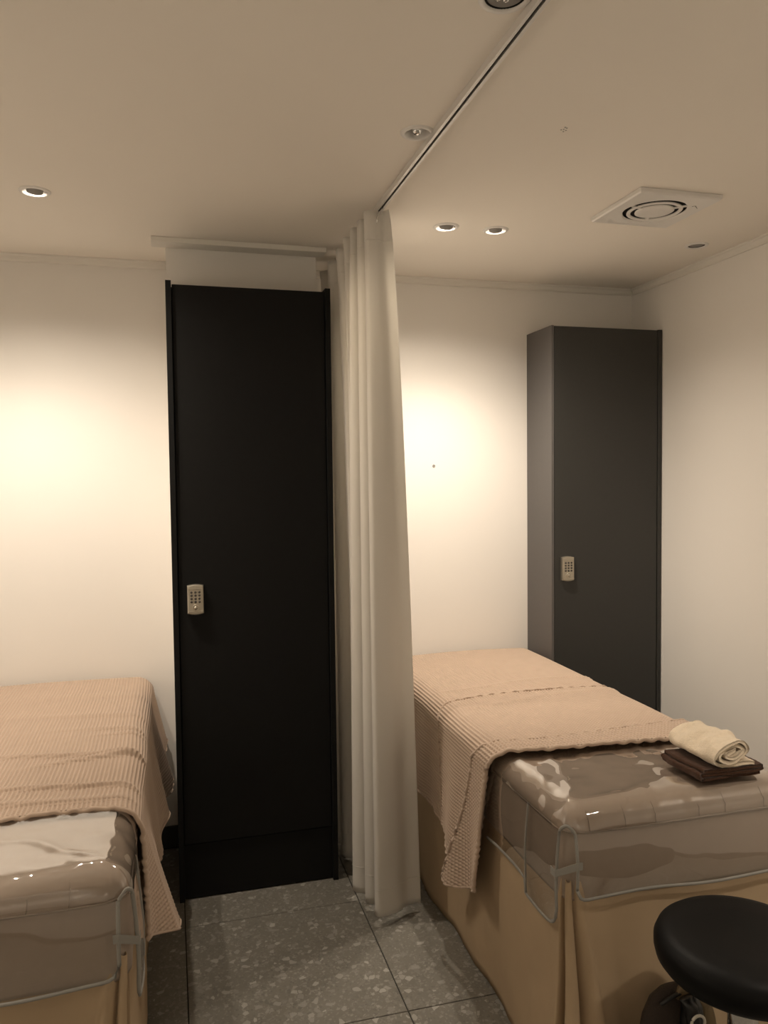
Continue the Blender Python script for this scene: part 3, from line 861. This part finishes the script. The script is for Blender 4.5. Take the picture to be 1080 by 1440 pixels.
# left bed
t = empty('waffle_blanket', ((LX0+LX1)/2, 2.5, BED_TOP), 'rumpled beige waffle blanket on the bed at the left edge of the picture', 'blanket', 'beige waffle blankets')
hangL = interp([(1.8, .237), (1.87, .237), (2.0, .305), (2.08, .29), (2.3, .31), (2.6, .30), (2.72, .30), (2.9, .31), (3.05, .24), (3.3, .20)])
def flareL(Y, dn):
    d = np.clip(dn/.3, 0, 1.2)
    base_ = np.interp(Y, [1.85, 1.90, 1.96, 2.03, 2.13, 2.25, 2.5, 2.7, 2.8, 2.95, 3.2], [.008, .028, .082, .090, .045, .020, .030, .048, .035, .066, .060])
    return base_*d**1.1+.008*d*np.sin(Y*24)
def wrinkL(X, Y, sa):
    w_ = .005*vnoise(X, Y, 18, .35, 2)
    for y0, amp, wd, sl, ph in ((1.985, .006, .014, .06, 0), (2.07, .008, .010, .04, 1), (2.20, .010, .012, -.30, 2), (2.31, .007, .012, .10, .5), (2.42, .012, .010, -.16, 3), (2.52, .007, .016, .0, 2), (2.68, .005, .02, .06, 1), (2.9, .004, .03, .0, 1)):
        fade = .45+.55*np.sin(X*6+ph)
        prof_ = (Y-y0-sl*(X-.3)+.014*np.sin(X*9+ph))/wd
        w_ = w_+1.5*amp*fade*np.exp(-np.where(prof_ > 0, prof_*.6, prof_*1.5)**2)*smooth01((sa-.01)/.08)
    return w_*smooth01((sa+.2)/.25)
blanket_sheet('blanket_sheet', LX0, LX1, -1, lambda a, u: 1.885+.03*u+.02*math.sin(u*7) if a >= 0 else 1.885-.03*(-a), (1.83, BYB+.012), hangL, .12, flareL, wrinkL, 0, t)

# ================================================================ TOWELS
def cross_towel(name, path, th, y0, y1, mat, parent, nzamp=.003, skew=0.0, ny=46, ends=.004, dent=0):
    """a folded strip: `path` is the centre line of the cloth in the x-z plane, extruded from y0 to y1"""
    C_ = spline(path, 150)
    T_ = np.gradient(C_, axis=0); T_ /= np.linalg.norm(T_, axis=1, keepdims=True)
    Nn = np.column_stack([-T_[:, 1], T_[:, 0]])
    ringp = np.vstack([C_+Nn*th/2, (C_-Nn*th/2)[::-1]])
    k = len(ringp)
    v = []; f = []
    for j in range(ny):
        u = j/(ny-1); y = y0+(y1-y0)*u
        for i, p in enumerate(ringp):
            sidx = i if i < 150 else k-1-i
            e = ends*math.sin(sidx*.13)*(1 if j in (0, 1, ny-1) else 0)
            a = nzamp*nz(p[0]*1.0, y, p[1], 28)+nzamp*1.6*nz(p[0]+5, y, p[1], 9)
            b = nzamp*nz(p[0]+3, y+8, p[1], 28)
            b += .0022*nz(p[0], y, p[1]+4, 150)
            lump = dent*nz(p[0]+2, y*1.3, 7, 17)*max(0, min(1, (p[1]-path[0][1]-.015)/.03))*min(1, 6*u)
            v.append((p[0]+a+skew*(y-y0), y+e, p[1]+b*.7+lump))
    for j in range(ny-1):
        for i in range(k): f.append((j*k+i, j*k+(i+1) % k, (j+1)*k+(i+1) % k, (j+1)*k+i))
    for j in (0, ny-1):
        for i in range(149):
            q = (j*k+i, j*k+i+1, j*k+k-2-i, j*k+k-1-i)
            f.append(q if j == 0 else q[::-1])
    return from_vf(name, v, f, mat, parent, True)
ZT_ = BED_TOP+.020
t = empty('brown_towel', (1.345, 1.70, ZT_), 'flat folded dark brown towel under the cream towel on the bed', 'towel')
xa, xb = 1.250, 1.437
cross_towel('folded_cloth', [(xb-.01, ZT_+.005), ((xa+xb)/2, ZT_+.005), (xa+.012, ZT_+.005), (xa+.004, ZT_+.008), (xa+.003, ZT_+.012), (xa+.012, ZT_+.0150), ((xa+xb)/2, ZT_+.0155), (xb-.014, ZT_+.0155), (xb-.004, ZT_+.0175), (xb-.003, ZT_+.022), (xb-.014, ZT_+.025), ((xa+xb)/2, ZT_+.0255), (xa+.008, ZT_+.024)], .0085, 1.630, 1.785, M['brown'], t, .0026)
ZW = ZT_+.031
t = empty('cream_towel', (1.338, 1.70, ZW), 'loosely rolled cream terry towel on top of the brown towel', 'towel')
cx = 1.338
path = [(cx+.070, ZW+.006), (cx+.045, ZW+.005), (cx+.0, ZW+.005), (cx-.035, ZW+.006), (cx-.056, ZW+.016), (cx-.060, ZW+.030), (cx-.046, ZW+.046), (cx-.018, ZW+.058), (cx+.018, ZW+.062), (cx+.042, ZW+.054), (cx+.052, ZW+.040), (cx+.046, ZW+.027), (cx+.025, ZW+.0185), (cx-.010, ZW+.0155), (cx-.034, ZW+.018), (cx-.045, ZW+.028), (cx-.036, ZW+.038), (cx-.012, ZW+.047), (cx+.016, ZW+.050), (cx+.034, ZW+.044), (cx+.038, ZW+.036), (cx+.022, ZW+.029), (cx-.006, ZW+.0265), (cx-.026, ZW+.030), (cx-.012, ZW+.036), (cx+.016, ZW+.039)]
cross_towel('rolled_cloth', path, .0085, 1.622, 1.80, M['cream'], t, .0055, skew=.03, ends=.008, ny=80, dent=.018)

# ================================================================ STOOL
SX, SY, SZ = 1.118, 1.318, .548
t = empty('stool', (SX, SY, 0), 'round black padded stool on a chrome column at the foot of the right bed', 'stool')
lathe('seat', [(0, -.075), (.150, -.075), (.163, -.070), (.172, -.058), (.176, -.042), (.176, -.026), (.170, -.012), (.158, -.003), (.14, .001), (.09, .001), (.04, -.001), (0, -.002)], (SX, SY, SZ), M['leather'], t, n=72)
lathe('seat_plate', [(0, -.090), (.07, -.090), (.075, -.086), (.075, -.0755), (0, -.0755)], (SX, SY, SZ), M['plastic'], t, n=40)
lathe('gas_lift', [(.0, .11), (.025, .11), (.025, .30), (.022, .305), (.014, .306), (.014, .459), (0, .459)], (SX, SY, 0), M['chrome'], t, n=40)
lathe('column_cover', [(.026, .30), (.030, .30), (.030, .44), (.026, .445), (.0145, .446)], (SX, SY, 0), M['chrome'], t, n=40)
tube('lever', [(SX+.02, SY, .452), (SX+.09, SY-.02, .450), (SX+.15, SY-.03, .446)], .005, M['chrome'], t)
lathe('hub', [(0, .115), (.034, .115), (.040, .105), (.042, .07), (.036, .062), (0, .062)], (SX, SY, 0), M['chrome'], t, n=32)
for k in range(5):
    a = math.radians(95+36+72*k); d = Vector((math.cos(a), math.sin(a), 0)); o = Vector((SX, SY, 0))
    lg = tube('leg', [o+d*.03+Vector((0, 0, .092)), o+d*.09+Vector((0, 0, .084)), o+d*.15+Vector((0, 0, .070)), o+d*.195+Vector((0, 0, .062))], .013, M['chrome'], t, ns=10)
    tube('caster_stem', [o+d*.19+Vector((0, 0, .062)), o+d*.19+Vector((0, 0, .034))], .005, M['chrome'], lg)
    pz = Vector((-d.y, d.x, 0))
    ax = Vector((0, 0, 1)).rotation_difference(pz).to_matrix()
    lathe('caster', [(0, -.017), (.017, -.017), (.024, -.014), (.024, -.004), (.012, -.003), (.012, .003), (.024, .004), (.024, .014), (.017, .017), (0, .017)], o+d*.185+Vector((0, 0, .0245)), M['plastic'], lg, n=24, ax=ax)

# ================================================================ BAG on the floor by the skirt
BX, BY = 1.098, 1.522
t = empty('bag', (BX, BY, 0), 'dark brown woven bag on the floor behind the stool', 'bag')
bm = bmesh.new()
prof = [(0, .001), (.75, .001), (.95, .006), (1.0, .03), (.99, .12), (.93, .20), (.82, .255), (.64, .292), (.40, .310), (0, .316)]
add_lathe(bm, prof, (0, 0, 0), 48)
for v in bm.verts:
    v.co.x = BX+v.co.x*.098; v.co.y = BY+v.co.y*.040
from_bm('bag_body', bm, M['bag'], t, True)
arcp = [(BX-.006, BY-.022, .312), (BX+.030, BY-.034, .302), (BX+.058, BY-.040, .272), (BX+.068, BY-.044, .22), (BX+.066, BY-.045, .15)]
P_ = spline(arcp, 24)
tube('handle', [tuple(p) for p in P_], .017, M['tan'], t, ns=12, flat=.35)
tube('rim', [(BX-.05, BY-.024, .292), (BX-.034, BY-.026, .302), (BX-.014, BY-.026, .308), (BX+.012, BY-.026, .313), (BX+.05, BY-.024, .292)], .0045, M['plastic'], t, ns=8)
pk = lathe('pouch', [(0, .085), (.012, .08), (.022, .06), (.027, .02), (.028, -.06), (0, -.07)], (BX+.018, BY-.044, .232), M['plastic'], t, n=28)
ax = Matrix.Rotation(PI/2, 3, 'X')
cc = Vector((1.102, 1.440, .279))
tube('eyelet', [cc+Vector((.017*math.cos(a), -.002, .017*math.sin(a))) for a in np.linspace(0, 2*PI, 33)[:-1]], .0032, M['ringw'], t, ns=8, closed=True)
tube('strap', [(BX-.004, BY-.050, .318), (BX+.002, BY-.060, .300), (BX+.008, BY-.062, .27), (BX+.014, BY-.060, .20)], .016, M['plastic'], t, ns=10, flat=1)

# wall plug
o = lathe('wall_plug', [(.0062, 0), (.0062, .002), (.004, .003), (.0025, .001), (0, .001)], (1.113, YB, 1.541), M['gimbal'], None, n=20, ax=Matrix.Rotation(PI/2, 3, 'X'), origin=(1.113, YB, 1.541))
set_props(o, 'tiny grey plug in the bare back wall above the right bed', 'wall plug')
